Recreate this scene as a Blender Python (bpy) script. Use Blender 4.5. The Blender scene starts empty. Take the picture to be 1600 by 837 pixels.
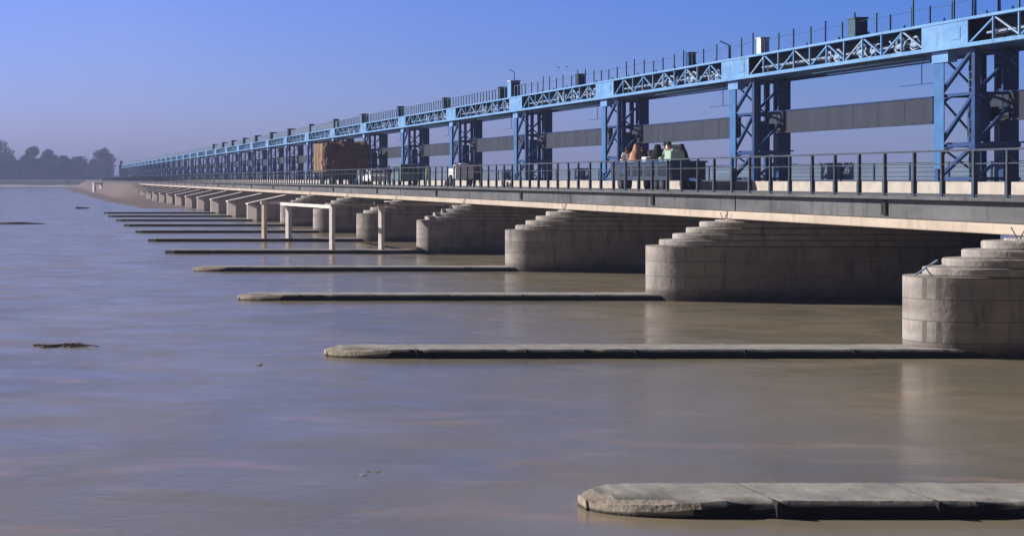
import bpy, bmesh, math, random
from mathutils import Vector, Matrix, noise
random.seed(7)
R = math.radians
SC = bpy.context.scene
COL = SC.collection
# ---------------------------------------------------------------- camera
F = 2600.0; VX = 68.0; HY = 280.0; CZ = 4.7          # focal length in photo pixels, vanishing point, eye height over the water
cam = bpy.data.objects.new('camera', bpy.data.cameras.new('camera'))
COL.objects.link(cam)
cam.location = (0, 0, CZ); cam.rotation_euler = (R(90), 0, 0)
cam.data.sensor_width = 36; cam.data.lens = 36*F/1600
cam.data.shift_x = (800-VX)/1600; cam.data.shift_y = -(418.5-HY)/1600
cam.data.clip_start = 0.1; cam.data.clip_end = 20000
SC.camera = cam
# ---------------------------------------------------------------- world and sun
SUN_EL = R(25); SUN_AZ = R(-69)        # compass: 0 = +Y (down the barrage), negative = to the left
W = bpy.data.worlds.new('World'); SC.world = W; W.use_nodes = True
nt = W.node_tree; bg = nt.nodes['Background']
sky = nt.nodes.new('ShaderNodeTexSky'); sky.sky_type = 'NISHITA'; sky.sun_disc = False
sky.sun_elevation = SUN_EL; sky.sun_rotation = SUN_AZ
sky.air_density = 1.3; sky.dust_density = 0.6; sky.ozone_density = 4.0; sky.altitude = 0
tint = nt.nodes.new('ShaderNodeMix'); tint.data_type = 'RGBA'; tint.blend_type = 'MULTIPLY'
tint.inputs[0].default_value = 1.0; # the clear side of the sky is deeper blue away from the sun, dimmed higher up to cut ambient light
tcw = nt.nodes.new('ShaderNodeTexCoord'); sx = nt.nodes.new('ShaderNodeSeparateXYZ'); nt.links.new(tcw.outputs['Generated'], sx.inputs[0])
def wramp(sock, a, b, c0, c1):
    r_ = nt.nodes.new('ShaderNodeValToRGB'); m_ = nt.nodes.new('ShaderNodeMapRange'); m_.inputs[1].default_value = a; m_.inputs[2].default_value = b
    nt.links.new(sock, m_.inputs[0]); nt.links.new(m_.outputs[0], r_.inputs[0])
    r_.color_ramp.elements[0].color = (*c0, 1); r_.color_ramp.elements[1].color = (*c1, 1); return r_.outputs[0]
elv = wramp(sx.outputs[2], 0.0, 0.45, (0.96, 1.10, 2.75), (0.26, 0.25, 0.31))
azm = wramp(sx.outputs[0], 0.05, 0.55, (1, 1, 1), (0.26, 0.62, 0.85))
t2 = nt.nodes.new('ShaderNodeMix'); t2.data_type = 'RGBA'; t2.blend_type = 'MULTIPLY'; t2.inputs[0].default_value = 1.0
nt.links.new(elv, t2.inputs[6]); nt.links.new(azm, t2.inputs[7])
ef = nt.nodes.new('ShaderNodeMapRange'); ef.inputs[1].default_value = 0.0; ef.inputs[2].default_value = 0.075; ef.inputs[3].default_value = 0.15
nt.links.new(sx.outputs[2], ef.inputs[0]); nt.links.new(ef.outputs[0], t2.inputs[0])
back_dim = wramp(sx.outputs[1], -0.25, 0.12, (0.12, 0.115, 0.115), (1, 1, 1))  # added dimming of the unseen sky behind, cuts light on camera-facing sides
t3 = nt.nodes.new('ShaderNodeMix'); t3.data_type = 'RGBA'; t3.blend_type = 'MULTIPLY'; t3.inputs[0].default_value = 1.0
nt.links.new(t2.outputs[2], t3.inputs[6]); nt.links.new(back_dim, t3.inputs[7]); nt.links.new(t3.outputs[2], tint.inputs[7])
nt.links.new(sky.outputs[0], tint.inputs[6]); nt.links.new(tint.outputs[2], bg.inputs[0])
bg.inputs[1].default_value = 0.083
sl = bpy.data.lights.new('sun', 'SUN'); sl.energy = 5.0; sl.angle = R(0.5); sl.color = (1.0, 0.93, 0.84)
sun = bpy.data.objects.new('sun', sl); COL.objects.link(sun)
sd = Vector((math.sin(SUN_AZ)*math.cos(SUN_EL), math.cos(SUN_AZ)*math.cos(SUN_EL), math.sin(SUN_EL)))
sun.rotation_euler = sd.to_track_quat('Z', 'Y').to_euler()
vs = SC.view_settings; vs.view_transform = 'Standard'; vs.look = 'None'; vs.exposure = 0.12; vs.gamma = 1.0; vs.use_curve_mapping = False
SC.cycles.max_bounces = 6; SC.cycles.volume_bounces = 0
HAZE = 0.00052; HAZE_COL = (0.52, 0.62, 1.0)

# ---------------------------------------------------------------- materials
def mat(name, col, rough=0.8, metal=0.0, var=0.0, scale=1.0, bump=0.0, bscale=8.0, stretch=(1, 1, 1), col2=None, spec=None,
        stain_shade=None, brick=None, coat=0.0, detail=6, grime=None):
    m = bpy.data.materials.new(name); m.use_nodes = True
    t = m.node_tree; N = t.nodes; L = t.links; p = N['Principled BSDF']
    p.inputs['Roughness'].default_value = rough; p.inputs['Metallic'].default_value = metal
    if spec is not None: p.inputs['Specular IOR Level'].default_value = spec
    if coat: p.inputs['Coat Weight'].default_value = coat
    tc = N.new('ShaderNodeTexCoord'); mp = N.new('ShaderNodeMapping'); mp.inputs['Scale'].default_value = stretch
    geo = N.new('ShaderNodeNewGeometry')
    L.new(geo.outputs['Position'], mp.inputs[0])
    if col2 is None: col2 = tuple(c*(1-var) for c in col)
    n1 = N.new('ShaderNodeTexNoise'); n1.inputs['Scale'].default_value = scale; n1.inputs['Detail'].default_value = detail
    n1.inputs['Roughness'].default_value = 0.62
    L.new(mp.outputs[0], n1.inputs[0])
    cr = N.new('ShaderNodeValToRGB'); cr.color_ramp.elements[0].position = 0.32; cr.color_ramp.elements[1].position = 0.68
    cr.color_ramp.elements[0].color = (*col2, 1); cr.color_ramp.elements[1].color = (*col, 1)
    L.new(n1.outputs[0], cr.inputs[0]); out = cr.outputs[0]
    def mul(a, fac_socket, c, inv=False):
        mx = N.new('ShaderNodeMix'); mx.data_type = 'RGBA'
        L.new(fac_socket, mx.inputs[0]); L.new(a, mx.inputs[6]); mx.inputs[7].default_value = (*c, 1)
        return mx.outputs[2]
    if brick:                       # joints between cast blocks
        sp = N.new('ShaderNodeSeparateXYZ'); L.new(geo.outputs['Position'], sp.inputs[0])
        ad = N.new('ShaderNodeMath'); ad.operation = 'ADD'; L.new(sp.outputs[0], ad.inputs[0]); L.new(sp.outputs[1], ad.inputs[1])
        cb = N.new('ShaderNodeCombineXYZ'); L.new(ad.outputs[0], cb.inputs[0]); L.new(sp.outputs[2], cb.inputs[1])
        bt = N.new('ShaderNodeTexBrick'); bt.inputs['Scale'].default_value = 1.0
        bt.inputs['Brick Width'].default_value = brick[0]; bt.inputs['Row Height'].default_value = brick[1]
        bt.inputs['Mortar Size'].default_value = brick[2]; bt.inputs['Mortar Smooth'].default_value = 0.1
        bt.inputs['Color1'].default_value = (0.0, 0, 0, 1); bt.inputs['Color2'].default_value = (0.35, .35, .35, 1); bt.inputs['Mortar'].default_value = (1, 1, 1, 1)
        L.new(cb.outputs[0], bt.inputs[0])
        ml = N.new('ShaderNodeMath'); ml.operation = 'MULTIPLY'; ml.inputs[1].default_value = 0.75; L.new(bt.outputs[0], ml.inputs[0])
        out = mul(out, ml.outputs[0], tuple(c*0.25 for c in col))
        # long streaks and course bands
        n3 = N.new('ShaderNodeTexNoise'); n3.inputs['Scale'].default_value = 1.0; n3.inputs['Detail'].default_value = 5
        m3 = N.new('ShaderNodeMapping'); m3.inputs['Scale'].default_value = (0.25, 0.25, 2.6); L.new(geo.outputs['Position'], m3.inputs[0]); L.new(m3.outputs[0], n3.inputs[0])
        r3 = N.new('ShaderNodeMapRange'); r3.inputs[1].default_value = 0.45; r3.inputs[2].default_value = 0.72; r3.inputs[4].default_value = 0.55
        L.new(n3.outputs[0], r3.inputs[0]); out = mul(out, r3.outputs[0], tuple(c*0.42 for c in col))
    if stain_shade:                       # (z low = full stain, z high = none, colour, amount of wobble)
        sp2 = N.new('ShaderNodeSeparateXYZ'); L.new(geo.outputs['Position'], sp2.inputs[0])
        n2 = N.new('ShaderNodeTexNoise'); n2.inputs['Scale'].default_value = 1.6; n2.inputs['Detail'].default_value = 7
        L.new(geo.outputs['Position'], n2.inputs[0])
        ma = N.new('ShaderNodeMath'); ma.operation = 'MULTIPLY_ADD'; ma.inputs[1].default_value = stain_shade[3]; 
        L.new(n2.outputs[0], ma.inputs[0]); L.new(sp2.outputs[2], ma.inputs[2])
        mr = N.new('ShaderNodeMapRange'); mr.inputs[1].default_value = stain_shade[0]+stain_shade[3]*.5; mr.inputs[2].default_value = stain_shade[1]+stain_shade[3]*.5
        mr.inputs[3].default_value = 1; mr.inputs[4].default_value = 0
        L.new(ma.outputs[0], mr.inputs[0]); out = mul(out, mr.outputs[0], stain_shade[2])
    if grime:
        n4 = N.new('ShaderNodeTexNoise'); n4.inputs['Scale'].default_value = 1.0; n4.inputs['Detail'].default_value = 8; n4.inputs['Roughness'].default_value = 0.7
        m4 = N.new('ShaderNodeMapping'); m4.inputs['Scale'].default_value = (2.2, 2.2, 0.5); L.new(geo.outputs['Position'], m4.inputs[0]); L.new(m4.outputs[0], n4.inputs[0])
        r4 = N.new('ShaderNodeMapRange'); r4.inputs[1].default_value = 0.52; r4.inputs[2].default_value = 0.70; r4.inputs[4].default_value = grime[3]
        L.new(n4.outputs[0], r4.inputs[0]); out = mul(out, r4.outputs[0], grime[:3])
    L.new(out, p.inputs['Base Color'])
    if bump:
        nb = N.new('ShaderNodeTexNoise'); nb.inputs['Scale'].default_value = bscale; nb.inputs['Detail'].default_value = 8
        L.new(mp.outputs[0], nb.inputs[0])
        b = N.new('ShaderNodeBump'); b.inputs['Strength'].default_value = bump; b.inputs['Distance'].default_value = 0.05
        L.new(nb.outputs[0], b.inputs['Height']); L.new(b.outputs[0], p.inputs['Normal'])
    return m

M = {}
M['toe'] = mat('toe_concrete', (0.50, 0.475, 0.44), 0.9, var=0.3, scale=1.3, bump=0.25, bscale=9, stain_shade=(0.355, 0.425, (0.014, 0.013, 0.012), 0.04))  # dark band mixes wet algae with painted shade of the front faces
M['rough_toe'] = mat('broken_concrete', (0.46, 0.40, 0.33), 0.95, col2=(0.30, 0.25, 0.20), scale=5, bump=0.5, bscale=14, stain_shade=(0.22, 0.26, (0.05, 0.04, 0.03), 0.03))
M['pier'] = mat('pier_concrete', (0.56, 0.50, 0.46), 0.9, var=0.4, scale=0.9, bump=0.35, bscale=7, brick=(1.35, 0.55, 0.014), grime=(0.10, 0.085, 0.08, 0.8), stain_shade=(0.3, 0.7, (0.12, 0.10, 0.085), 0.3))
M['step'] = mat('step_concrete', (0.56, 0.51, 0.47), 0.9, grime=(0.10, 0.10, 0.09, 0.7), var=0.4, scale=2.2, bump=0.4, bscale=9)
M['pale_pier'] = mat('pale_pier_concrete', (0.62, 0.54, 0.50), 0.9, var=0.22, scale=0.5, bump=0.2, bscale=5, stain_shade=(0.0, 0.5, (0.15, 0.12, 0.1), 0.3))
M['cream'] = mat('cream_concrete', (0.62, 0.52, 0.42), 0.85, grime=(0.25, 0.19, 0.14, 0.6), var=0.25, scale=1.2, bump=0.2, bscale=6, stretch=(1, 0.25, 1))
M['cream_post'] = mat('cream_paint', (0.85, 0.78, 0.74), 0.85, var=0.25, scale=3, bump=0.2)
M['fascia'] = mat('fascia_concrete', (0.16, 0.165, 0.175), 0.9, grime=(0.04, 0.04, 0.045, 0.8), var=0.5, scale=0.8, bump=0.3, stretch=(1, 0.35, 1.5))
M['kerb'] = mat('kerb_concrete', (0.56, 0.515, 0.45), 0.9, var=0.25, scale=1.5, bump=0.2)
M['road'] = mat('dusty_road', (0.40, 0.35, 0.30), 0.95, var=0.3, scale=0.7, bump=0.2)
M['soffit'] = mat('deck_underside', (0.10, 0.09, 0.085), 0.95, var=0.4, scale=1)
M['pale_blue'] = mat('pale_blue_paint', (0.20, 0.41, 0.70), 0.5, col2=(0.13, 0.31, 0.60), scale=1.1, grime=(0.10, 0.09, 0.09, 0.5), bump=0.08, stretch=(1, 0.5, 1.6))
M['lit_midblue'] = mat('sunlit_mid_blue', (0.06, 0.20, 0.47), 0.5, var=0.3, scale=1.5)  # sunlit river face of the tower legs, painted as a lighter blue
M['navy'] = mat('dark_and_shaded_blue', (0.022, 0.085, 0.26), 0.5, col2=(0.014, 0.045, 0.15), scale=2, grime=(0.05, 0.035, 0.03, 0.6))  # on tower legs: the girders' blue with shade painted in
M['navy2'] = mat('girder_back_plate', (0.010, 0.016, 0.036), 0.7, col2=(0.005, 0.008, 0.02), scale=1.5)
M['steelgrey'] = mat('counterweight_grey', (0.028, 0.040, 0.070), 0.75, grime=(0.06, 0.035, 0.025, 0.6), col2=(0.016, 0.024, 0.045), scale=0.8, stretch=(1, 1.5, 0.1), bump=0.1)
M['trim'] = mat('rail_steel', (0.06, 0.08, 0.115), 0.6, var=0.4, scale=3)
M['parapet'] = mat('blue_grey_parapet', (0.13, 0.18, 0.27), 0.6, col2=(0.085, 0.12, 0.19), scale=0.9, stretch=(1, 0.3, 3))
M['teal'] = mat('teal_paint', (0.06, 0.14, 0.20), 0.6, var=0.4, scale=3)
M['white'] = mat('white_paint', (0.75, 0.75, 0.74), 0.6, var=0.12, scale=2)
M['machine'] = mat('machine_grey', (0.38, 0.50, 0.68), 0.5, var=0.3, scale=3)
M['dark_teal'] = mat('dark_cabinet', (0.015, 0.045, 0.06), 0.6, var=0.3, scale=3)
M['gate'] = mat('gate_steel', (0.028, 0.026, 0.026), 0.8, var=0.4, scale=1)
M['rubber'] = mat('rubber', (0.02, 0.02, 0.02), 0.9)
M['glass'] = mat('dark_glass', (0.02, 0.025, 0.03), 0.1)
M['straw'] = mat('straw_load', (0.38, 0.27, 0.17), 1.0, col2=(0.25, 0.15, 0.08), scale=5, bump=0.8, bscale=20, stretch=(1, 1, 4))
M['brown'] = mat('shaded_straw_brown', (0.22, 0.11, 0.075), 1.0, col2=(0.06, 0.03, 0.022), scale=2.2, bump=0.6, bscale=10, stretch=(1, 1, 2.5))  # straw again, darkened to paint the shade on the load's end
M['truck_red'] = mat('truck_body_dark', (0.03, 0.022, 0.025), 0.7, var=0.3)
M['truck_blue'] = mat('trailer_blue', (0.035, 0.06, 0.10), 0.6, var=0.4, scale=2)
M['skin'] = mat('skin', (0.25, 0.13, 0.08), 0.7)
M['hair'] = mat('black_hair', (0.01, 0.01, 0.01), 0.7)
for k, c in dict(cl_white=(0.72, 0.74, 0.72), cl_tan=(0.55, 0.30, 0.18), cl_black=(0.012, 0.012, 0.014), cl_mint=(0.42, 0.58, 0.5), cl_red=(0.35, 0.05, 0.04), cl_pink=(0.6, 0.4, 0.38), cl_blue=(.08,.14,.3)).items():
    M[k] = mat('cloth_'+k[3:], c, 0.95, var=0.15, scale=6)
M['bark'] = mat('bark', (0.10, 0.08, 0.06), 0.95)
M['leafA'] = mat('foliage', (0.055, 0.08, 0.03), 0.8, col2=(0.03, 0.05, 0.02), scale=0.3)
M['leafB'] = mat('foliage_light', (0.085, 0.115, 0.045), 0.8, col2=(0.05, 0.07, 0.03), scale=0.3)
M['leafC'] = mat('foliage_grey', (0.08, 0.085, 0.06), 0.8, col2=(0.05, 0.055, 0.035), scale=0.3)
M['driftwood'] = mat('driftwood', (0.17, 0.13, 0.10), 0.95, var=0.5, scale=8)
M['stick_pale'] = mat('pale_foam', (0.35, 0.31, 0.28), 0.95, var=0.4, scale=8)
M['sand'] = mat('wet_sand', (0.26, 0.185, 0.145), 0.75, col2=(0.19, 0.14, 0.115), scale=0.09, stretch=(1, .35, 1), bump=0.2, bscale=1)
M['bank'] = mat('bank_earth', (0.09, 0.09, 0.07), 0.95, var=0.3, scale=0.05)
M['beach'] = mat('shore_sand', (0.6, 0.55, 0.5), 0.95, var=0.25, scale=0.03)
M['bed'] = mat('terrain', (0.10, 0.09, 0.07), 0.95, var=0.3, scale=0.01)

def water_material():
    m = bpy.data.materials.new('muddy_water'); m.use_nodes = True
    t = m.node_tree; N = t.nodes; L = t.links; p = N['Principled BSDF']
    p.inputs['IOR'].default_value = 1.215; p.inputs['Specular Tint'].default_value = (1, 0.92, 0.70, 1)
    g = N.new('ShaderNodeNewGeometry')
    def nz(sc, st, det, dist=0.0):
        mp = N.new('ShaderNodeMapping'); mp.inputs['Scale'].default_value = st; L.new(g.outputs['Position'], mp.inputs[0])
        n = N.new('ShaderNodeTexNoise'); n.inputs['Scale'].default_value = sc; n.inputs['Detail'].default_value = det; n.inputs['Distortion'].default_value = dist
        L.new(mp.outputs[0], n.inputs[0]); return n.outputs[0]
    a = nz(0.16, (1, 0.9, 1), 6, 0.6); cr = N.new('ShaderNodeValToRGB'); e = cr.color_ramp.elements
    e[0].position = 0.30; e[0].color = (0.215, 0.19, 0.14, 1); e[1].position = 0.70; e[1].color = (0.31, 0.265, 0.18, 1)
    L.new(a, cr.inputs[0])
    sp_ = nz(0.45, (0.6, 1.0, 1), 9, 1.4); sr = N.new('ShaderNodeMapRange'); sr.inputs[1].default_value = 0.54; sr.inputs[2].default_value = 0.72; sr.inputs[4].default_value = 0.75
    L.new(sp_, sr.inputs[0]); smx = N.new('ShaderNodeMix'); smx.data_type = 'RGBA'; smx.inputs[7].default_value = (0.40, 0.29, 0.20, 1)
    L.new(sr.outputs[0], smx.inputs[0]); L.new(cr.outputs[0], smx.inputs[6]); L.new(smx.outputs[2], p.inputs['Base Color'])
    r = nz(0.5, (0.7, 1.0, 1), 8, 0.8); mr = N.new('ShaderNodeMapRange'); mr.inputs[1].default_value = 0.35; mr.inputs[2].default_value = 0.65
    mr.inputs[3].default_value = 0.15; mr.inputs[4].default_value = 0.27; L.new(r, mr.inputs[0]); L.new(mr.outputs[0], p.inputs['Roughness'])
    wf = nz(7.0, (0.7, 1.1, 1), 6, 0.4)
    w1 = nz(2.2, (0.7, 1.1, 1), 7, 0.5); w2 = nz(0.6, (0.9, 1.0, 1), 4, 1.0)
    ms = nz(0.12, (1, 1, 1), 3, 0.4); mm = N.new('ShaderNodeMapRange'); mm.inputs[1].default_value = 0.4; mm.inputs[2].default_value = 0.65; mm.inputs[3].default_value = 0.15
    L.new(ms, mm.inputs[0])
    ml = N.new('ShaderNodeMath'); ml.operation = 'MULTIPLY'; L.new(w1, ml.inputs[0]); L.new(mm.outputs[0], ml.inputs[1])
    ad = N.new('ShaderNodeMath'); ad.operation = 'ADD'; L.new(ml.outputs[0], ad.inputs[0]); L.new(w2, ad.inputs[1])
    mf = N.new('ShaderNodeMath'); mf.operation = 'MULTIPLY_ADD'; mf.inputs[1].default_value = 0.35; L.new(wf, mf.inputs[0]); L.new(ad.outputs[0], mf.inputs[2])
    b = N.new('ShaderNodeBump'); b.inputs['Strength'].default_value = 0.3; b.inputs['Distance'].default_value = 0.045
    L.new(mf.outputs[0], b.inputs['Height']); L.new(b.outputs[0], p.inputs['Normal'])
    return m
M['water'] = water_material()

# ---------------------------------------------------------------- mesh helpers
class MB:
    def __init__(s): s.v = []; s.f = []
    def add(s, vs, fs):
        o = len(s.v); s.v += [tuple(v) for v in vs]; s.f += [tuple(i+o for i in f) for f in fs]; return s
    def box(s, x0, x1, y0, y1, z0, z1):
        return s.add([(x0,y0,z0),(x1,y0,z0),(x1,y1,z0),(x0,y1,z0),(x0,y0,z1),(x1,y0,z1),(x1,y1,z1),(x0,y1,z1)],
                     [(0,3,2,1),(4,5,6,7),(0,1,5,4),(1,2,6,5),(2,3,7,6),(3,0,4,7)])
    def bar(s, a, b, w, h=None):
        h = h or w; a = Vector(a); b = Vector(b); d = (b-a).normalized()
        up = Vector((0,0,1)) if abs(d.z) < 0.95 else Vector((1,0,0))
        e1 = d.cross(up).normalized()*w/2; e2 = e1.normalized().cross(d)*h/2
        vs = [a-e1-e2, a+e1-e2, a+e1+e2, a-e1+e2, b-e1-e2, b+e1-e2, b+e1+e2, b-e1+e2]
        return s.add(vs, [(0,3,2,1),(4,5,6,7),(0,1,5,4),(1,2,6,5),(2,3,7,6),(3,0,4,7)])
    def tube(s, pts, r, n=8, r2=None):
        pts = [Vector(p) for p in pts]; vs = []; fs = []; m = len(pts)
        for i, p in enumerate(pts):
            d = (pts[min(i+1, m-1)]-pts[max(i-1, 0)]).normalized()
            up = Vector((0,0,1)) if abs(d.z) < 0.9 else Vector((1,0,0))
            e1 = d.cross(up).normalized(); e2 = e1.cross(d)
            rr = r if r2 is None else r+(r2-r)*i/(m-1)
            for k in range(n):
                a = 2*math.pi*k/n; vs.append(p+e1*math.cos(a)*rr+e2*math.sin(a)*rr)
        for i in range(m-1):
            for k in range(n):
                fs.append((i*n+k, i*n+(k+1)%n, (i+1)*n+(k+1)%n, (i+1)*n+k))
        fs.append(tuple(range(n))[::-1]); fs.append(tuple((m-1)*n+k for k in range(n)))
        return s.add(vs, fs)
    def prism(s, poly, z0, z1, axis='z'):
        n = len(poly)
        def P(a, b, c):
            return (a, b, c) if axis == 'z' else ((c, a, b) if axis == 'x' else (a, c, b))
        vs = [P(a, b, z0) for a, b in poly]+[P(a, b, z1) for a, b in poly]
        fs = [tuple(range(n))[::-1], tuple(range(n, 2*n))]+[(i, (i+1) % n, n+(i+1) % n, n+i) for i in range(n)]
        return s.add(vs, fs)
    def build(s, name, m, parent=None, smooth=False, bevel=0):
        me = bpy.data.meshes.new(name); me.from_pydata(s.v, [], s.f); me.update()
        bm = bmesh.new(); bm.from_mesh(me); bmesh.ops.recalc_face_normals(bm, faces=bm.faces); bm.to_mesh(me); bm.free()
        me.materials.append(m)
        if smooth: me.polygons.foreach_set('use_smooth', [True]*len(me.polygons))
        o = bpy.data.objects.new(name, me); COL.objects.link(o)
        if parent: o.parent = parent
        if bevel:
            b = o.modifiers.new('bevel', 'BEVEL'); b.width = bevel; b.segments = 2; b.limit_method = 'ANGLE'; b.angle_limit = R(40)
        return o
def tag(o, label, cat, group=None):
    o['label'] = label; o['category'] = cat
    if group: o['group'] = group
    elif 'group' in o: del o['group']
    return o
def thing(name, label, cat, loc=(0,0,0), rz=0, group=None):
    o = bpy.data.objects.new(name, None); COL.objects.link(o); o.location = loc; o.rotation_euler = (0,0,rz); o.empty_display_size = 0.3
    return tag(o, label, cat, group)
def struct(o, kind='structure'): o['kind'] = kind; return o
KIDS = {}
def dup(root, loc, label=None, group=None, rz=None, cat=None):
    def rec(o, par):
        c = o.copy(); COL.objects.link(c); c.parent = par
        for ch in [k for k in bpy.data.objects if k.parent is o]: rec(ch, c)
        return c
    r = rec(root, None); r.location = loc
    if rz is not None: r.rotation_euler = (0,0,rz)
    if label: r['label'] = label
    if group: r['group'] = group
    return r
ORD = ['nearest','second','third','fourth','fifth','sixth','seventh','eighth','ninth','tenth','eleventh','twelfth','thirteenth','fourteenth']
def X_at(px, Y): return (px-VX)*Y/F
def Z_at(py, Y): return CZ-(py-HY)*Y/F
S = 19.5
def PY(n): return (1.2+n)*S          # distance of pier n
NP = 38
NEAR = 9                             # piers, towers and spans nearer than this carry their parts
XN = 22.75; XE = 26.0; XT = 35.2; XT2 = 36.9; ROAD = 4.15; PL = 4.6; GB = 9.68; GT = 10.78
YEND = PY(NP-1)+3

# ---------------------------------------------------------------- setting
struct(MB().box(-4000, 4000, -300, 4800, -0.9, -0.5).build('terrain', M['bed']))
w = MB(); w.add([(-4000,-300,.2),(4000,-300,.2),(4000,4790,.2),(-4000,4790,.2)], [(0,1,2,3)]); struct(w.build('water', M['water']))
def sheet(name, outline, z, m, hump=0.0, seed=0, n=90):
    """low bank: dome-like patch whose rim dips under the water; outline(t, s) -> x, y"""
    vs = []; fs = []; ns = 14
    for i in range(n+1):
        for j in range(ns+1):
            t = i/n; s_ = j/ns; x, y = outline(t, s_)
            e = min(s_, 1-s_, t*4, (1-t)*4)*2; e = max(0, min(1, e*2.2))
            zz = 0.16+(z+0.04)*e+3.4*max(0, min(1, (y-345)/90))*max(0, min(1, (x-17)/6))+hump*noise.noise(Vector((x*0.15+seed, y*0.05, 0)))
            vs.append((x, y, zz))
    for i in range(n):
        for j in range(ns): a = i*(ns+1)+j; fs.append((a, a+1, a+ns+2, a+ns+1))
    o = MB(); o.add(vs, fs); return struct(o.build(name, m, smooth=True))
sheet('sandbank', lambda t, s: ((8.5+2.5*noise.noise(Vector((t*9, 0, 3)))+(1-t)*5*(1-t))*(1-s)+25*s, 235+(930-235)*t), 0.07, M['sand'], 0.05)
# far shore: beach, embankment
def ridge(name, prof, x0, x1, m, amp=0.2, step=12, yamp=0):
    vs = []; fs = []; n = int((x1-x0)/step); k = len(prof)
    for i in range(n+1):
        x = x0+(x1-x0)*i/n; d = yamp*noise.noise(Vector((x*0.006, 1.7, 0)))
        for (y, z) in prof: vs.append((x, y+d, z+(amp*noise.noise(Vector((x*0.05, y*0.05, 0))) if z > 0.2 else 0)))
    for i in range(n):
        for j in range(k-1): a = i*k+j; fs.append((a, a+1, a+k+1, a+k))
    return struct(MB().add(vs, fs).build(name, m, smooth=True))
ridge('far_shore', [(960,-0.2),(985,0.4),(1010,1.1),(1036,2.4)], -1500, 30, M['beach'], 0.3, 10, 22)
ridge('embankment', [(1020,1.0),(1034,3.4),(1050,4.4),(1120,4.5),(1500,4.3),(2500,4.0),(4700,3.5)], -3500, 3500, M['bank'], 0.3, 25)
ridge('upstream_bank', [(1000,-.2),(1008,3.8),(1021,4.3)], 27, 3000, M['bank'], 0.3, 25)

# ---------------------------------------------------------------- toe walls (low divide walls running out into the water)
def toe_wall(n):
    Y = PY(n)-[.6, .35][n] if n < 2 else PY(n); hw = 0.72; top = 0.42; x0 = [7.38, 7.2, 7.3, 7.4, 7.41, 7.6, 7.75, 7.7, 7.8, 7.7, 7.9][n]; x1 = XN+0.9
    fine = n < 4
    nx = 260 if n == 0 else (150 if n < 3 else 50)
    if not fine: nx = 14
    prof = []; vs = []; fs = []
    # cross-section from back water line over the top to the front water line
    cs = [(hw, -0.35), (hw, top-0.04), (hw-0.04, top), (0.36, top), (0, top), (-0.36, top), (-hw+0.10, top), (-hw+0.02, top-0.07), (-hw, top-0.14), (-hw, 0.12), (-hw, -0.35)]
    k = len(cs)
    xs = []
    tip = 1.15
    for i in range(nx+1):
        u = i/nx; xs.append(x0+(x1-x0)*u**1.5 if fine else x0+(x1-x0)*u**1.3)
    for x in xs:
        d = x-x0
        wf = math.sqrt(max(0.0, 1-(1-min(1, d/tip))**2)) if d < tip else 1.0
        wf = max(wf, 0.25)
        drop = 0.07*(1-min(1, d/0.5))
        for (y, z) in cs:
            yy = y*wf; zz = z-(drop if z > 0.1 else 0)
            if fine:
                q = Vector((x*1.7, y*3+n*11, z*4)); a = 0.012
                yy += a*noise.noise(q)*(1 if abs(y) > 0.5 else 0); zz += 0.010*noise.noise(q*1.9) if z > 0.1 else 0
                if d < 1.7: 
                    k_ = max(0.0, 1-d/1.7); fr_ = max(0.0, (-yy/hw-0.05)); zz -= 0.16*k_*fr_ if z > 0.2 else 0
                    q2 = q*3.1; yy += 0.02*k_*noise.noise(q2); zz += 0.012*k_*noise.noise(q2*1.3) if z > 0.2 else 0
                # broken front edge
                if y < -0.5 and z > 0.2:
                    c = noise.noise(Vector((x*0.9, n*5.1, 2.2)))
                    c -= 0.34 if n == 0 else 0.45
                    if c > 0: zz -= c*0.2; yy += c*0.2
            vs.append((x, Y+yy, zz))
    for i in range(len(xs)-1):
        for j in range(k-1): a = i*k+j; fs.append((a, a+1, a+k+1, a+k))
    fs.append(tuple(range(k))); fs.append(tuple(range((len(xs)-1)*k, len(xs)*k))[::-1])
    if n < len(ORD):
        lab = ('nearest low concrete toe wall, cracked rounded tip in the foreground water' if n == 0 else
               '%s low concrete toe wall from the camera, reaching out from %s pier' % (ORD[n], 'the nearest visible' if n == 1 else 'the '+ORD[n-1]))
    else: lab = 'thin far toe wall, a hazy line between distant pale piers'
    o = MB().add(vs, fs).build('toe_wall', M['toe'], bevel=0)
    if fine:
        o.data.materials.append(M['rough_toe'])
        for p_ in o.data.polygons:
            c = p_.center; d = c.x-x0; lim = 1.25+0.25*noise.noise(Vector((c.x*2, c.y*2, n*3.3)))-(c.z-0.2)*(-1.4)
            if d < lim and (c.y-Y) < 0.45 and (c.z < 0.385 or c.y-Y < -0.5): p_.material_index = 1  # sunlit tip stays clear of the painted dark band
    tag(o, lab, 'wall', 'low toe walls in the river')
    if n < 4:
        # joints (dark open gaps) and broken tip
        jo = []
        if n == 0: jo = [X_at(1181, Y), X_at(1425, Y), X_at(1425, Y)+2.7]
        else: jo = [x0+2.2+2.75*i for i in range(5)]
        for x in jo:
            g = MB(); g.prism([(x-0.035, -0.2), (x+0.03, -0.2), (x+0.05, top-0.06), (x+0.02, top+0.004), (x-0.02, top+0.004), (x-0.03, top-0.05)], Y-hw-0.012, Y-hw+0.16, axis='y')
            g.build('open_joint', M['rubber'], o)
            g = MB(); g.box(x-0.008, x+0.008, Y-hw+0.16, Y+hw-0.02, top-0.05, top+0.004); g.build('open_joint', M['fascia'], o)
    return o
toes = [toe_wall(n) for n in range(11)]

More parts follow.
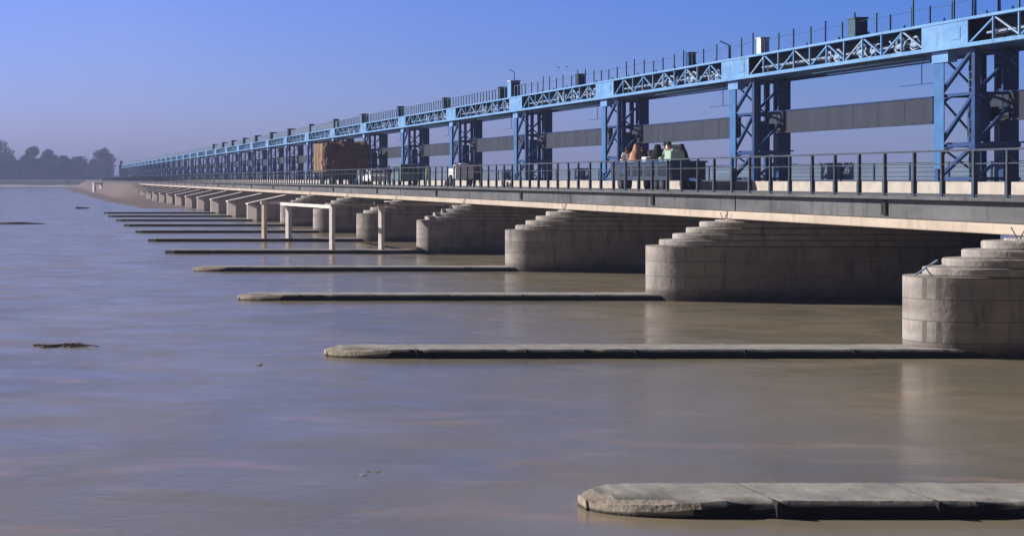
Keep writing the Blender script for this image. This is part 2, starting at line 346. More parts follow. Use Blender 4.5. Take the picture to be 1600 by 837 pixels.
# ---------------------------------------------------------------- piers
def nose_poly(x0, L, hw, x1, n=14):
    """outline with an elliptical nose: tip at x0, nose length L, half width hw, straight back to x1"""
    p = []
    for i in range(n+1):
        a = math.pi/2+math.pi*i/n; p.append((x0+L+math.cos(a)*L, math.sin(a)*hw))
    return p+[(x1, -hw), (x1, hw)]
def stepped_pier(n):
    Y = PY(n)
    names = ['nearest', 'second', 'third', 'fourth', 'fifth', 'sixth', 'seventh']
    lab = ('stepped concrete pier outside the right edge behind nearest toe wall' if n == 0 else
           '%s visible stepped concrete pier from the right, grey nose and five steps' % ('first' if n == 1 else names[n-1]))
    root = thing('pier', lab, 'pier', ([0, -.5, -.12, 0, 0, 0, 0, 0][n], Y, 0), 0, 'stepped piers carrying the road')
    b = MB().prism(nose_poly(XN, 1.3, 1.05, 39.6, 64), -0.5, 2.22); b.build('pier_body', M['pier'], root, smooth=False, bevel=0.02)
    for k in range(1, 5):
        ofs = 0.5*k
        st = MB().prism(nose_poly(XN+ofs, 1.3+0.1*k, 1.05-0.02*k, 34, 48), 2.22+0.225*(k-1)+0.002, 2.22+0.225*k)
        st.build('step', M['step'], root, bevel=0.05)
    MB().prism(nose_poly(XN+2.6, 1.5, .95, 34, 12), 2.22+0.9+0.002, 3.18).build('pier_cap', M['step'], root)
    MB().box(XE-0.28, XE+0.05, -0.18, 0.18, 3.0, 3.2).build('bearing_block', M['cream'], root, bevel=0.02)
    MB().bar((XE-0.38, -0.4, 3.5), (XE-0.42, -0.1, 3.12), 0.02).bar((XE-0.38, 0.3, 3.45), (XE-0.42, -0.1, 3.12), 0.02).build('stay_rod', M['trim'], root)
    if n == 1: MB().bar((XN+.05, -.3, 2.24), (XN+.95, .3, 2.6), 0.035).build('loose_rod', M['machine'], root)
    return root
for n in range(0, 8): stepped_pier(n)
def ramp_pier(n):
    Y = PY(n); names = {8: 'nearest', 9: 'second', 10: 'third', 11: 'fourth', 12: 'fifth', 13: 'sixth'}
    lab = ('%s pale ramp-topped pier beyond the stepped ones and the cream frame' % names[n] if n in names else 'tiny pale ramp-topped pier far along the hazy sandbank')
    m = MB(); hw = 1.05; zf = 2.0; x0 = XN+0.1; x1 = XN+4.6; zr = 3.18
    prof = [(x0, -0.5), (x0, zf), (x1, zr), (36.2, zr), (36.2, -0.5)]
    m.prism(prof, -hw, hw, axis='y')
    root = thing('pier', lab, 'pier', (0, Y, 0), 0, 'pale ramp topped piers in the distance')
    m.build('pier_body', M['pale_pier'], root)
    f = MB(); f.prism([(x0-0.9, -0.3*hw), (x0-0.9, 0.3*hw), (x0+0.002, hw), (x0+0.002, -hw)], -0.5, zf-0.02); f.build('cutwater', M['pale_pier'], root)
    c = MB(); c.prism([(x0-0.95, zf), (x0-0.95, zf+0.12), (x1, zr+0.14), (x1, zr+0.002)], -hw-0.06, hw+0.06, axis='y'); c.build('sloping_cap', M['cream_post'], root)
    return root
for n in range(8, 21): ramp_pier(n)

# ---------------------------------------------------------------- road bridge
Y0 = 12.0; Y1 = 1020.0
br = thing('road_bridge', 'long low concrete road bridge with cream edge beam across the river', 'bridge', (0, 0, 0))
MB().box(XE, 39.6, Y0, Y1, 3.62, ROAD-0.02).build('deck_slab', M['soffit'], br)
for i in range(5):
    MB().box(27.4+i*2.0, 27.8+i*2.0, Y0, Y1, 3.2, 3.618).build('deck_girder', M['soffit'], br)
for n in range(-0, NP):
    ya = PY(n)-S+0.02; yb = PY(n)-0.02
    if n == 0: ya = Y0
    jz = 0.012*noise.noise(Vector((n*1.7, 0, 0)))
    MB().box(XE-0.36, XE-0.005, ya, yb, 3.21+jz, 3.5+jz).build('edge_beam', M['cream'], br, bevel=0.04 if n < 8 else 0)
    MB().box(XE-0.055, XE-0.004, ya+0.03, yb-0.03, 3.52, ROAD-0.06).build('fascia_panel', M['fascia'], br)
    ys = ya+S*0.42 if n else ya+2
    MB().box(XE-0.14, XE-0.058, ys, ys+0.28, 3.6, 3.98).build('drain_spout', M['rubber'], br)
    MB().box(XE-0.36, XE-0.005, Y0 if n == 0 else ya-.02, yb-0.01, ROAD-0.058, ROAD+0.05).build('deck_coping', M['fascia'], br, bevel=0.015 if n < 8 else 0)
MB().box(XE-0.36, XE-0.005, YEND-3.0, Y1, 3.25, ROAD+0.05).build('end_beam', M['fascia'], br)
MB().box(34.7, 39.6, Y0, Y1, ROAD-0.02, PL).build('kerb_plinth', M['kerb'], br, bevel=0.02)
rd = MB(); rd.box(XE-0.003, 34.698, Y0, Y1, ROAD-0.018, ROAD+0.0); struct(rd.build('road', M['road']))
# sluice gates below the deck
g = MB(); g.box(36.3, 36.5, 1.07, S-1.07, -0.5, 3.6)
sg = thing('sluice_gate', 'dark steel sluice gate closed between the nearest two piers', 'gate', (0, PY(0), 0), 0, 'sluice gates under the deck')
g.build('skin_plate', M['gate'], sg)
for i in range(5): MB().box(36.12, 36.298, 1.1, S-1.1, 0.3+0.6*i, 0.42+0.6*i).build('stiffener', M['gate'], sg)
for n in range(1, NP-1):
    lab = ('dark steel sluice gate in shadow behind the %s visible pier' % ('first' if n == 1 else ORD[n-1])) if n < 6 else 'dark far sluice gate lost in shadow under the deck'
    if n < 8: dup(sg, (0, PY(n), 0), lab)
    else:
        q = g.build('sluice_gate', M['gate']) if n == 8 else far_g.copy()
        if n > 8: COL.objects.link(q)
        far_g = q; q.location = (0, PY(n), 0); tag(q, lab, 'gate', 'sluice gates under the deck')

# ---------------------------------------------------------------- deck railing, bay by bay
def rail_bay(detailed, seed):
    rnd = random.Random(seed); npst = 12; sp = S/npst
    root = thing('deck_railing', 'x', 'railing', group='railing along the road edge')
    top = 1.34; allm = MB()
    for i in range(npst):
        y = i*sp+0.06*rnd.uniform(-1, 1); lean = rnd.uniform(-0.02, 0.02)
        p = MB()
        p.bar((XE-0.18, y, ROAD+0.05), (XE-0.18, y+lean, ROAD+top), 0.075, 0.085)
        p.box(XE-0.235, XE-0.125, y-0.065, y+0.065, ROAD+0.052, ROAD+0.5)
        if detailed: p.build('post', M['trim'], root)
        else: allm.add(p.v, p.f)
    r1 = MB(); r1.bar((XE-0.18, -0.02, ROAD+top+0.02), (XE-0.18, S-0.02, ROAD+top+0.02), 0.07, 0.055)
    r2 = MB(); r2.bar((XE-0.18, 0, ROAD+0.98), (XE-0.18, S-0.02, ROAD+0.98), 0.03, 0.03)
    r3 = MB(); r3.bar((XE-0.18, 0, ROAD+0.10), (XE-0.18, S-0.02, ROAD+0.10), 0.05, 0.05)
    if detailed:
        r1.build('top_rail', M['trim'], root); r2.build('mid_rail', M['trim'], root); r3.build('bottom_rail', M['trim'], root)
    else:
        for q in (r1, r2, r3): allm.add(q.v, q.f)
        bpy.data.objects.remove(root); o = allm.build('deck_railing', M['trim']); tag(o, 'x', 'railing', 'railing along the road edge'); return o
    return root
rb = rail_bay(True, 1); rf = rail_bay(False, 2); used = [0, 0]
for n in range(0, NP):
    y = PY(n)-S
    if n == 0: y = PY(0)-S+0.0; 
    if n == 0: continue
    det = n < 8
    src = rb if det else rf; i = 0 if det else 1
    lab = ('dark post railing section, %s span of the road edge from the right' % ('first' if n == 1 else ORD[n-1])) if n < 11 else 'far dark railing section merging into a line along the deck'
    if used[i]: o = dup(src, (0, y, 0), lab)
    else: o = src; o.location = (0, y, 0); o['label'] = lab; used[i] = 1

# ---------------------------------------------------------------- upstream parapet
def parapet_bay(det):
    root = thing('parapet_fence', 'x', 'fence', group='blue parapet behind the towers')
    p = MB(); p.box(39.3, 39.34, 0.0, S-0.05, PL+0.08, PL+0.86); 
    r = MB(); r.bar((39.28, 0, PL+0.88), (39.28, S-.04, PL+0.88), 0.07, 0.06)
    if det:
        p.build('infill_sheet', M['parapet'], root); r.build('top_rail', M['parapet'], root)
        for i in range(6): MB().box(39.24, 39.298, i*S/6, i*S/6+0.08, PL, PL+0.86).build('post', M['navy'], root)
        for i in range(3): MB().box(39.27, 39.298, 0.1, S-0.1, PL+0.22+i*0.2, PL+0.24+i*0.2).build('mid_rail', M['teal'], root)
        return root
    bpy.data.objects.remove(root); p.add(r.v, r.f); o = p.build('parapet_fence', M['parapet']); return tag(o, 'x', 'fence', 'blue parapet behind the towers')
pa = parapet_bay(True); pb = parapet_bay(False); used = [0, 0]
for n in range(0, NP):
    det = n < 7; src = pa if det else pb; i = 0 if det else 1
    lab = ('blue-grey sheeted parapet bay behind the road, %s from the right' % ('first' if n == 0 else ORD[n])) if n < 10 else 'far blue-grey parapet bay fading into haze beyond the trucks'
    y = PY(n)
    if used[i]: dup(src, (0, y, 0), lab)
    else: src.location = (0, y, 0); src['label'] = lab; used[i] = 1

# ---------------------------------------------------------------- gate towers
def tower(det):
    root = thing('gate_tower', 'x', 'tower', group='blue lattice gate towers')
    allm = MB(); lt = MB()
    def put(name, mb, m):
        if det: mb.build(name, M[m], root)
        else: (lt if m == 'pale_blue' else allm).add(mb.v, mb.f)
    y0, y1 = 0.4, 3.0          # near and far legs, y measured from the pier
    H = GB-0.02
    # legs
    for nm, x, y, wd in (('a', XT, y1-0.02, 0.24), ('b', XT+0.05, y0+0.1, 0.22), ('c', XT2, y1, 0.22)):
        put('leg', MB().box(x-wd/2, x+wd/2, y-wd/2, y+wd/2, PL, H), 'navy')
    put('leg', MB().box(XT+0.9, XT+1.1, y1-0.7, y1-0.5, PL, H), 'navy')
    # heavy slotted column
    c = MB(); c.box(XT2-0.1, XT2+0.5, y0+1.0, y0+1.14, PL, H); c.box(XT2-0.1, XT2+0.5, y0+1.5, y0+1.62, PL, H)
    c.box(XT2-0.1, XT2+0.08, y0+1.142, y0+1.498, PL, GB-1.5); c.box(XT2-0.1, XT2+0.06, y0+1.142, y0+1.498, GB-0.55, H)
    put('slotted_column', c, 'navy')
    # plated column towards the river, its sunlit face painted lighter
    put('plated_column', MB().box(XT-0.155, XT-0.122, y1-0.62, y1+0.1, PL+0.5, H-0.05), 'lit_midblue')
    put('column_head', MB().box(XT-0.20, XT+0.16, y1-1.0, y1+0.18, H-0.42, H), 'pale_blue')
    # horizontals
    for z in (PL+0.12, 6.0, 7.95):
        h = MB()
        h.bar((XT, y0+0.1, z), (XT, y1, z), 0.09, 0.11); h.bar((XT2, y0+0.1, z), (XT2, y1, z), 0.09, 0.11)
        h.bar((XT, y0+0.1, z), (XT2, y0+0.1, z), 0.09, 0.11); h.bar((XT, y1, z), (XT2, y1, z), 0.09, 0.11)
        put('cross_beam', h, 'navy')
    put('platform', MB().box(XT+0.12, XT2+0.1, y0-0.25, y1-0.3, 6.06, 6.12), 'navy')
    # knee braces and diagonals on each face
    def arc(a, b, bend, r=0.05):
        a = Vector(a); b = Vector(b); m = (a+b)/2+Vector(bend); pts = [(1-t)**2*a+2*t*(1-t)*m+t*t*b for t in [i/6 for i in range(7)]]
        return MB().tube(pts, r, 6)
    for (za, zb) in ((PL+0.15, 6.0), (6.0, 7.95), (7.95, H)):
        put('diagonal_brace', MB().bar((XT, y0+0.1, zb), (XT, y1, za), 0.14, 0.12), 'navy')
        put('diagonal_brace', MB().bar((XT, y0+0.1, za), (XT2, y0+0.1, zb), 0.14, 0.1), 'navy')
        put('diagonal_brace', MB().bar((XT2, y1, za), (XT, y1, zb), 0.08, 0.07), 'navy')
        put('knee_brace', arc((XT+0.02, y1-0.1, zb-0.55), (XT+0.02, y1-0.9, zb-0.05), (0, 0.18, 0.2), 0.06), 'navy')
        put('knee_brace', arc((XT+0.3, y0+0.1, zb-0.1), (XT2-0.1, y0+0.1, zb-0.7), (0.3, 0, 0.28), 0.06), 'navy')
    put('cable_arm', MB().bar((XT, y1, 8.5), (XT, y1+3, 8.5), 0.035).bar((XT, y1+1.3, 8.5), (XT, y1+1.3, GB), 0.03), 'navy')
    # motor and ladder inside
    put('control_box', MB().box(XT+0.5, XT+1.05, y0+0.9, y0+1.5, 6.13, 7.6), 'navy')
    l = MB()
    for s_ in (0, 0.4): l.bar((XT+0.25, y0+0.5+s_, PL), (XT+0.25, y0+0.5+s_, H), 0.05)
    for i in range(16): l.bar((XT+0.25, y0+0.5, PL+0.3+0.3*i), (XT+0.25, y0+0.9, PL+0.3+0.3*i), 0.035)
    put('ladder', l, 'teal')
    if not det:
        bpy.data.objects.remove(root); root = allm.build('gate_tower', M['navy']); tag(root, 'x', 'tower', 'blue lattice gate towers')
        lt.build('plated_column', M['pale_blue'], root)
    return root
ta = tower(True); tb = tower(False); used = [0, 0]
TN = ['off-frame', 'off-frame', 'first', 'second', 'third', 'fourth', 'fifth', 'sixth', 'seventh', 'eighth', 'ninth', 'tenth']
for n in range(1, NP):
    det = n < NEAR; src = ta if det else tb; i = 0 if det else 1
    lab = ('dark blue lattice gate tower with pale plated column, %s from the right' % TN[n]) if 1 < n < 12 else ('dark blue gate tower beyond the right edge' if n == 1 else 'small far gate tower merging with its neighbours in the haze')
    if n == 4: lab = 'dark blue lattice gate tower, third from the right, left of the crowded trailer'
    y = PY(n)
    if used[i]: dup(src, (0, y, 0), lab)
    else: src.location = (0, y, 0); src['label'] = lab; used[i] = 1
# end house of the gantry
eh = thing('end_house', 'boxy blue house closing the far left end of the gantry', 'building', (0, YEND, 0))
MB().box(33.9, 38.2, 0, 5, PL, GT).build('wall', M['parapet'], eh); MB().box(33.7, 38.4, -0.2, 5.2, GT, GT+0.25).build('roof', M['navy'], eh)
MB().box(34.4, 35.6, 1, 2.4, GT+.25, GT+2.2).build('roof_cabin', M['dark_teal'], eh)

# ---------------------------------------------------------------- gantry girders, one per bay (y from pier n to pier n+1)
def girder(variant, det):
    rnd = random.Random(100+variant); root = thing('truss_girder', 'x', 'girder', group='blue truss girders of the gantry')
    acc = {}
    def put(name, mb, m, sm=False):
        if det: mb.build(name, M[m], root, smooth=sm)
        else: acc.setdefault(m, MB()).add(mb.v, mb.f)
    P0 = 0.35; P1 = 3.65       # plated end over the tower
    xf = XT-0.35; xb = XT2+0.25
    put('end_plate', MB().box(xf, xf+0.05, P0, P1, GB+0.02, GT-0.02), 'pale_blue')
    put('plate_hatch', MB().box(xf-0.02, xf-0.003, P0+0.5, P0+1.2, GB+0.35, GT-0.3), 'pale_blue')
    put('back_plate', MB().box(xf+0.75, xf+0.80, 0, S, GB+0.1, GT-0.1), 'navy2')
    put('top_chord', MB().box(xf-0.03, xf+0.16, 0, S, GT-0.075, GT+0.03), 'pale_blue')
    put('bottom_chord', MB().box(xf-0.10, xf+0.18, 0, S, GB-0.0, GB+0.15), 'pale_blue')
    put('floor_plate', MB().box(xf+0.182, xb, 0, S, GB+0.02, GB+0.06), 'navy')
    put('roof_plate', MB().box(xf+0.162, xb, 0, S, GT-0.05, GT-0.01), 'navy')
    put('back_chord', MB().box(xb, xb+0.15, 0, S, GB-0.1, GT), 'navy')
    np_ = 10; sp = (S-(P1-P0))/np_
    ys = [P1+i*sp for i in range(np_+1)]
    for i, y in enumerate(ys):
        yy = y if y < S else y-S
        if i not in (0, np_): put('truss_post', MB().bar((xf+0.05, y, GB+0.15), (xf+0.05, y, GT-0.075), 0.07, 0.07), 'pale_blue')
    for i in range(np_):
        a, b = (ys[i], ys[i+1])
        za, zb = (GT-0.1, GB+0.18) if i % 2 else (GB+0.18, GT-0.1)
        m_ = 'pale_blue' if (i+variant) % 3 else 'machine'
        put('truss_diagonal', MB().bar((xf+0.1, a, za), (xf+0.1, b, zb), 0.06, 0.06), m_)
    # hoist machinery in the left (far) part seen pale behind the truss
    for k in range(9):
        y = 4.8+k*1.05+rnd.uniform(-.15, .15); r = rnd.uniform(0.24, 0.36); zc = GB+0.2+r*0.9
        if k % 3 == 2: continue
        pts = [(xf+0.32+0.03*math.sin(3*a), y+r*1.2*math.cos(a), zc+r*math.sin(a)) for a in [2*math.pi*q/14*rnd.choice((1, 1, .8)) for q in range(15)]]
        put('hoist_wheel', MB().tube(pts, 0.05, 6), 'machine', True)
        put('hoist_drum', MB().tube([(xf+0.3, y-r, zc-0.05), (xf+0.34, y+r*0.7, zc-0.02)], r*0.42, 10), 'machine', True)
    for k in range(3):
        y = 4.5+k*3+rnd.uniform(-.4, .4)
        pts = [(xf+0.26, y+0.28*q, GB+0.45+0.28*math.sin(q*1.1+k)) for q in range(8)]
        put('looped_cable', MB().tube(pts, 0.035, 6), 'machine', True)
    put('line_shaft', MB().tube([(xf+0.5, 3.7, GB+0.5), (xf+0.5, S-0.1, GB+0.5)], 0.05, 8), 'machine', True)
    put('service_pipe', MB().tube([(xf+0.25, 3.9, GB-0.12), (xf+0.25, 13.5, GB-0.14)], 0.06, 8), 'teal', True)
    put('cable_tray', MB().box(xf+0.4, xf+0.75, 3.8, 12.5, GB-0.3, GB-0.22), 'navy')
    # posts and stubs of the roof walkway
    if variant < 3:
        for k in range(13):
            y = 0.4+k*S/13+rnd.uniform(-.2, .2); h = rnd.uniform(0.72, 1.15); le = rnd.uniform(-.05, .05)
            put('walkway_post', MB().bar((xf+0.25, y, GT), (xf+0.25+le*.6, y+le, GT+h), 0.055, 0.055), 'teal' if k % 2 else 'navy')
            if k % 2 == 0:
                put('roof_stub', MB().tube([(xf+1.2, y+0.7, GT-0.01), (xf+1.2, y+0.7, GT+0.28), (xf+1.2, y+0.72, GT+0.36)], 0.06, 6, 0.03), 'navy')
        put('walkway_wire', MB().tube([(xf+0.25, 0.4+S*t/12, GT+0.72-0.08*math.sin(t*1.3)**2) for t in range(13)], 0.009, 4), 'teal')
    else:
        if not det: put('walkway_sheet', MB().box(xf+0.22, xf+0.27, 0.0, S-0.1, GT+0.031, GT+0.84), 'parapet')
        for k in range(22 if det else 0):
            y = 0.3+k*S/22+rnd.uniform(-.08, .08); h = 0.86+rnd.uniform(-.05, .05)
            put('walkway_slat', MB().box(xf+0.22, xf+0.27, y, y+0.14, GT, GT+h), 'teal')
        put('walkway_rail', MB().bar((xf+0.25, 0, GT+0.86), (xf+0.25, S, GT+0.86), 0.04, 0.04), 'teal')
    if not det:
        bpy.data.objects.remove(root); root = None
        for m_, mb in acc.items():
            if root is None: root = mb.build('truss_girder', M[m_]); tag(root, 'x', 'girder', 'blue truss girders of the gantry')
            else: mb.build({'navy2': 'back_plate', 'navy': 'floor_plate', 'machine': 'hoist_gear', 'teal': 'walkway_rail', 'parapet': 'walkway_sheet'}.get(m_, 'chord'), M[m_], root)
    return root
srcs = {0: girder(0, True), 1: girder(1, True), 2: girder(2, True), 3: girder(3, True), 4: girder(4, False)}; used = {}
for n in range(1, NP-1):
    v = [0, 1, 0, 1, 2, 3, 3][n] if n < 7 else (3 if n < NEAR else 4)
    lab = ('pale blue truss girder, %s bay of the gantry from the right edge' % ORD[n-1].replace('nearest', 'first')) if n < 12 else 'hazy far girder bay, too small to tell from its neighbours'
    y = PY(n)
    if used.get(v): dup(srcs[v], (0, y, 0), lab)
    else: srcs[v].location = (0, y, 0); srcs[v]['label'] = lab; used[v] = 1

# counterweight panels between the towers
def panel():
    root = thing('counterweight_panel', 'x', 'panel', group='grey counterweight panels between the towers')
    p = MB(); p.box(XT2-0.4, XT2-0.14, 0.0, S-3.9, 7.0, 8.0); p.build('slab', M['steelgrey'], root)
    MB().box(XT2-0.44, XT2-0.12, -0.02, S-3.88, 8.002, 8.05).build('top_flange', M['navy'], root)
    MB().box(XT2-0.46, XT2-0.12, -0.02, S-3.88, 6.93, 6.998).build('bottom_flange', M['steelgrey'], root)
    for i in range(1, 7): MB().box(XT2-0.409, XT2-0.4001, i*(S-3.9)/7, i*(S-3.9)/7+0.04, 7.0, 8.0).build('rib', M['steelgrey'], root)
    return root
pn = panel(); first = True
pf = MB().box(XT2-0.4, XT2-0.14, 0.0, S-3.9, 7.0, 8.0).build('counterweight_panel', M['steelgrey']); ff = True
for n in range(1, NP-1):
    lab = ('dark grey counterweight panel hanging in the %s gantry bay from the right' % ('first' if n == 1 else ORD[n-1])) if n < 10 else 'far grey counterweight panel dissolving into the haze'
    if n < NEAR:
        if first: pn.location = (0, PY(n)+5.9+0.12*((n*5)%3-1), 0.05*((n*7)%3-1)); pn['label'] = lab; first = False
        else: dup(pn, (0, PY(n)+5.9+0.12*((n*5)%3-1), 0.05*((n*7)%3-1)), lab)
    else:
        o = pf if ff else pf.copy()
        if not ff: COL.objects.link(o)
        ff = False; o.location = (0, PY(n)+5.9+0.12*((n*5)%3-1), 0.05*((n*7)%3-1)); tag(o, lab, 'panel', 'grey counterweight panels between the towers')

# cabinets and masts on the gantry roof
def cabinet(px, h, wd, m, label, cap=None, louvre=True, name='roof_cabinet'):
    Y = (XT)*F/(px-VX); r = thing(name, label, 'cabinet', (XT, Y, GT+0.03))
    MB().box(-wd*.5, wd*.5, -wd*.6, wd*.6, 0.0, h).build('cabinet_body', M[m], r, bevel=0.02)
    MB().box(-wd*.56, wd*.56, -wd*.66, wd*.66, h, h+0.06).build('cabinet_roof', M[cap or m], r)
    if louvre: MB().box(-wd*.36, wd*.36, -wd*.6-0.02, -wd*.6-0.002, h*.15, h*.85).build('cabinet_door', M['navy'], r)
    return r
cabinet(1340, 0.8, 0.55, 'teal', 'dark blue roof cabinet between the two nearest towers')
cabinet(1192, 0.75, 0.42, 'white', 'white roof cabinet left of the dark blue one', louvre=False)
cabinet(1079, 0.72, 0.4, 'navy', 'navy roof cabinet with two windows above the crowded trailer')
cabinet(907, 0.72, 0.5, 'dark_teal', 'dark green lattice roof cabinet left of the middle of the gantry')
cabinet(803, 1.2, 0.7, 'pale_blue', 'tall pale roof cabin with a lamp mast on its top', cap='white')
cabinet(785, 0.9, 0.55, 'dark_teal', 'short dark roof cabinet touching the tall pale cabin')
cabinet(697, 0.95, 0.55, 'dark_teal', 'small dark roof cabinet above the white cart')
cabinet(626, 1.0, 0.6, 'navy', 'slim dark roof cabinet on the sixth gantry plate')
cabinet(569, 1.0, 0.7, 'parapet', 'grey-blue roof cabinet above the straw truck end')
cabinet(525, 1.05, 0.6, 'dark_teal', 'small green roof cabinet above the straw load')
cabinet(487, 1.05, 0.6, 'dark_teal', 'dark roof cabinet above the left edge of straw load')
for i, px in enumerate((455, 427, 403, 384, 366, 351, 336)):
    cabinet(px, 1.0, 1.0, 'dark_teal', 'tiny dark cabinet in the row fading along the far gantry roof', louvre=False)['group'] = 'tiny far roof cabinets'
def mast(px, h, label, arm=0):
    Y = XT*F/(px-VX); r = thing('roof_mast', label, 'mast', (XT, Y, GT))
    MB().tube([(0, 0, 0), (0, 0, h)], 0.045, 6, 0.03).build('pole', M['navy'], r)
    if arm: MB().tube([(0, 0, h), (-0.3*arm, 0.1, h+0.25)], 0.03, 6).build('arm', M['navy'], r)
    return r
mast(1524, 1.3, 'tall roof mast near the top right corner'); mast(1562, 0.95, 'short thick roof post at the far top right')
mast(1488, 0.8, 'thin roof mast left of the tall one at top right'); mast(1141, 0.75, 'bent arm lamp mast left of the white cabinet', arm=1.6)
mast(1425, 0.9, 'plain roof mast above the nearest tower head'); mast(803.5, 1.9, 'lamp mast rising from the tall pale cabin', arm=1.2)

# ---------------------------------------------------------------- cream concrete frame before the piers
fr = thing('post_and_beam_stand', 'cream post and beam frame standing in the water before the middle piers', 'frame', (0, 0, 0))
def cpost(px, Y, zt, m='cream_post', w_=0.34, zb=-0.3):
    x = X_at(px, Y); MB().prism([(x-w_*.62, Y+w_*.1), (x-w_*.1, Y-w_*.62), (x+w_*.62, Y-w_*.1), (x+w_*.1, Y+w_*.62)], zb, zt).build('post', M[m], fr, bevel=0.03); return x
Ya = PY(4); Yb = PY(5)
xa = cpost(519, Ya, 3.1, w_=0.3); xb_ = cpost(596, Ya, 3.18, w_=0.32); xc = cpost(413, Yb, 2.98, 'cream'); xd = cpost(451, Yb, 2.75, w_=0.38)
MB().bar((xc-0.25, Yb, 2.99), (xd+0.9, Yb, 2.96), 0.45, 0.18).build('beam', M['cream_post'], fr)
MB().bar((X_at(440, Yb), Yb, 2.92), (xa, Ya, 3.02), 0.3, 0.2).build('beam', M['cream_post'], fr)
MB().bar((xa-0.1, Ya, 3.1), (XE-0.4, Ya, 3.16), 0.3, 0.1).build('beam', M['cream'], fr)
MB().box(xb_-0.45, xb_+0.45, Ya-0.3, Ya+0.3, 3.19, 3.3).build('post_head', M['soffit'], fr)

# small portal on the far sandbank
pf_ = thing('concrete_portal', 'small pale portal frame alone on the distant sandbank edge', 'portal', (X_at(153, 560), 560, 0), R(30))
MB().box(-1.8, -1.1, -.5, .5, -.2, 3.0).build('post', M['cream_post'], pf_); MB().box(1.0, 1.5, -.5, .5, -.2, 3.0).build('post', M['cream_post'], pf_)
MB().box(-1.9, 1.7, -.6, .6, 3.002, 3.5).build('lintel', M['cream_post'], pf_); MB().box(1.55, 3.6, -.5, .5, -.2, 1.9).build('side_wall', M['cream_post'], pf_)
# far hut
hut = thing('small_hut', 'small cream flat-roofed hut on the far bank right of trees', 'building', (X_at(104, 1015), 1015, 1.6))
MB().box(-2.4, 2.4, -2, 2, 0, 2.6).build('wall', M['cream'], hut); MB().box(-2.6, 2.6, -2.2, 2.2, 2.6, 2.85).build('roof', M['kerb'], hut)
MB().box(0.2, 1.1, -2.03, -2.002, 0, 2.0).build('door', M['gate'], hut)

M['van_teal'] = mat('van_teal', (0.16, 0.25, 0.26), 0.5, var=0.4, scale=2)
# ---------------------------------------------------------------- wheels and vehicles
def wheel(par, x, y, z, r, wd=0.22):
    w_ = MB().tube([(x-wd/2, y, z), (x+wd/2, y, z)], r, 18).build('wheel', M['rubber'], par)
    MB().tube([(x-wd/2-0.01, y, z), (x+wd/2+0.01, y, z)], r*0.5, 12).build('rim', M['trim'], w_)
# straw truck (near end faces the camera)
Ys = 30.0*F/(507-VX)
st = thing('straw_truck', 'overloaded truck carrying a huge bulging tan straw load, brown on its shaded end', 'truck', (0, Ys, ROAD))
def blob_load(name, x0, x1, y0, y1, z0, z1, m, amp, par, nx=16, ny=14, nz=14, rnd=0.25):
    vs = []; fs = []; idx = {}
    def P(i, j, k):
        if (i, j, k) in idx: return idx[(i, j, k)]
        u = Vector((i/nx*2-1, j/ny*2-1, k/nz*2-1))
        s_ = Vector([math.copysign(abs(c)**1.0, c) for c in u]); l4 = (abs(u.x)**6+abs(u.y)**6+abs(u.z)**6)**(1/6)
        v = s_*(1-rnd*0.3*(l4-1)*2) if l4 > 1 else s_
        p = Vector((x0+(x1-x0)*(v.x+1)/2, y0+(y1-y0)*(v.y+1)/2, z0+(z1-z0)*(v.z+1)/2))
        nn = noise.noise(p*1.3)*amp+noise.noise(p*4)*amp*0.4
        p += Vector((u.x, u.y, max(u.z, 0)))*nn
        idx[(i, j, k)] = len(vs); vs.append(p); return idx[(i, j, k)]
    for i in range(nx):
        for j in range(ny):
            fs.append((P(i,j,nz),P(i+1,j,nz),P(i+1,j+1,nz),P(i,j+1,nz))); fs.append((P(i,j,0),P(i,j+1,0),P(i+1,j+1,0),P(i+1,j,0)))
    for i in range(nx):
        for k in range(nz):
            fs.append((P(i,0,k),P(i+1,0,k),P(i+1,0,k+1),P(i,0,k+1))); fs.append((P(i,ny,k),P(i,ny,k+1),P(i+1,ny,k+1),P(i+1,ny,k)))
    for j in range(ny):
        for k in range(nz):
            fs.append((P(0,j,k),P(0,j,k+1),P(0,j+1,k+1),P(0,j+1,k))); fs.append((P(nx,j,k),P(nx,j+1,k),P(nx,j+1,k+1),P(nx,j,k+1)))
    return MB().add(vs, fs).build(name, M[m], par)
blob_load('shaded_load_end', 30.0, 34.7, -.3, 1.2, 1.15, 4.5, 'brown', 0.28, st, 30, 10, 26, rnd=0.9)  # end face of the same load, its shade painted as brown
blob_load('straw_load', 29.95, 34.2, 0.9, 7.5, 1.25, 4.45, 'straw', 0.12, st, 14, 26, 22, rnd=0.3)
MB().box(31.0, 33.4, 0.3, 7.3, 0.85, 1.2).build('truck_bed', M['truck_red'], st)
MB().box(31.1, 33.3, 7.6, 9.6, 0.6, 2.7).build('cab', M['truck_red'], st, bevel=0.15)
MB().box(31.0, 33.4, 0.1, 0.25, 0.55, 1.2).build('tail_board', M['truck_red'], st)
for yy in (1.4, 2.6, 8.2):
    for xx in (31.2, 33.2): wheel(st, xx, yy, 0.5, 0.5, 0.3)
for yy in (0.2, 2.6, 4.6, 6.4):
    MB().tube([(29.87, yy, 1.2), (29.82, yy, 2.8), (29.86, yy, 4.45), (30.2, yy, 4.6), (32, yy, 4.64), (34.1, yy, 4.5)], 0.03, 5).build('tie_rope', M['truck_red'], st)
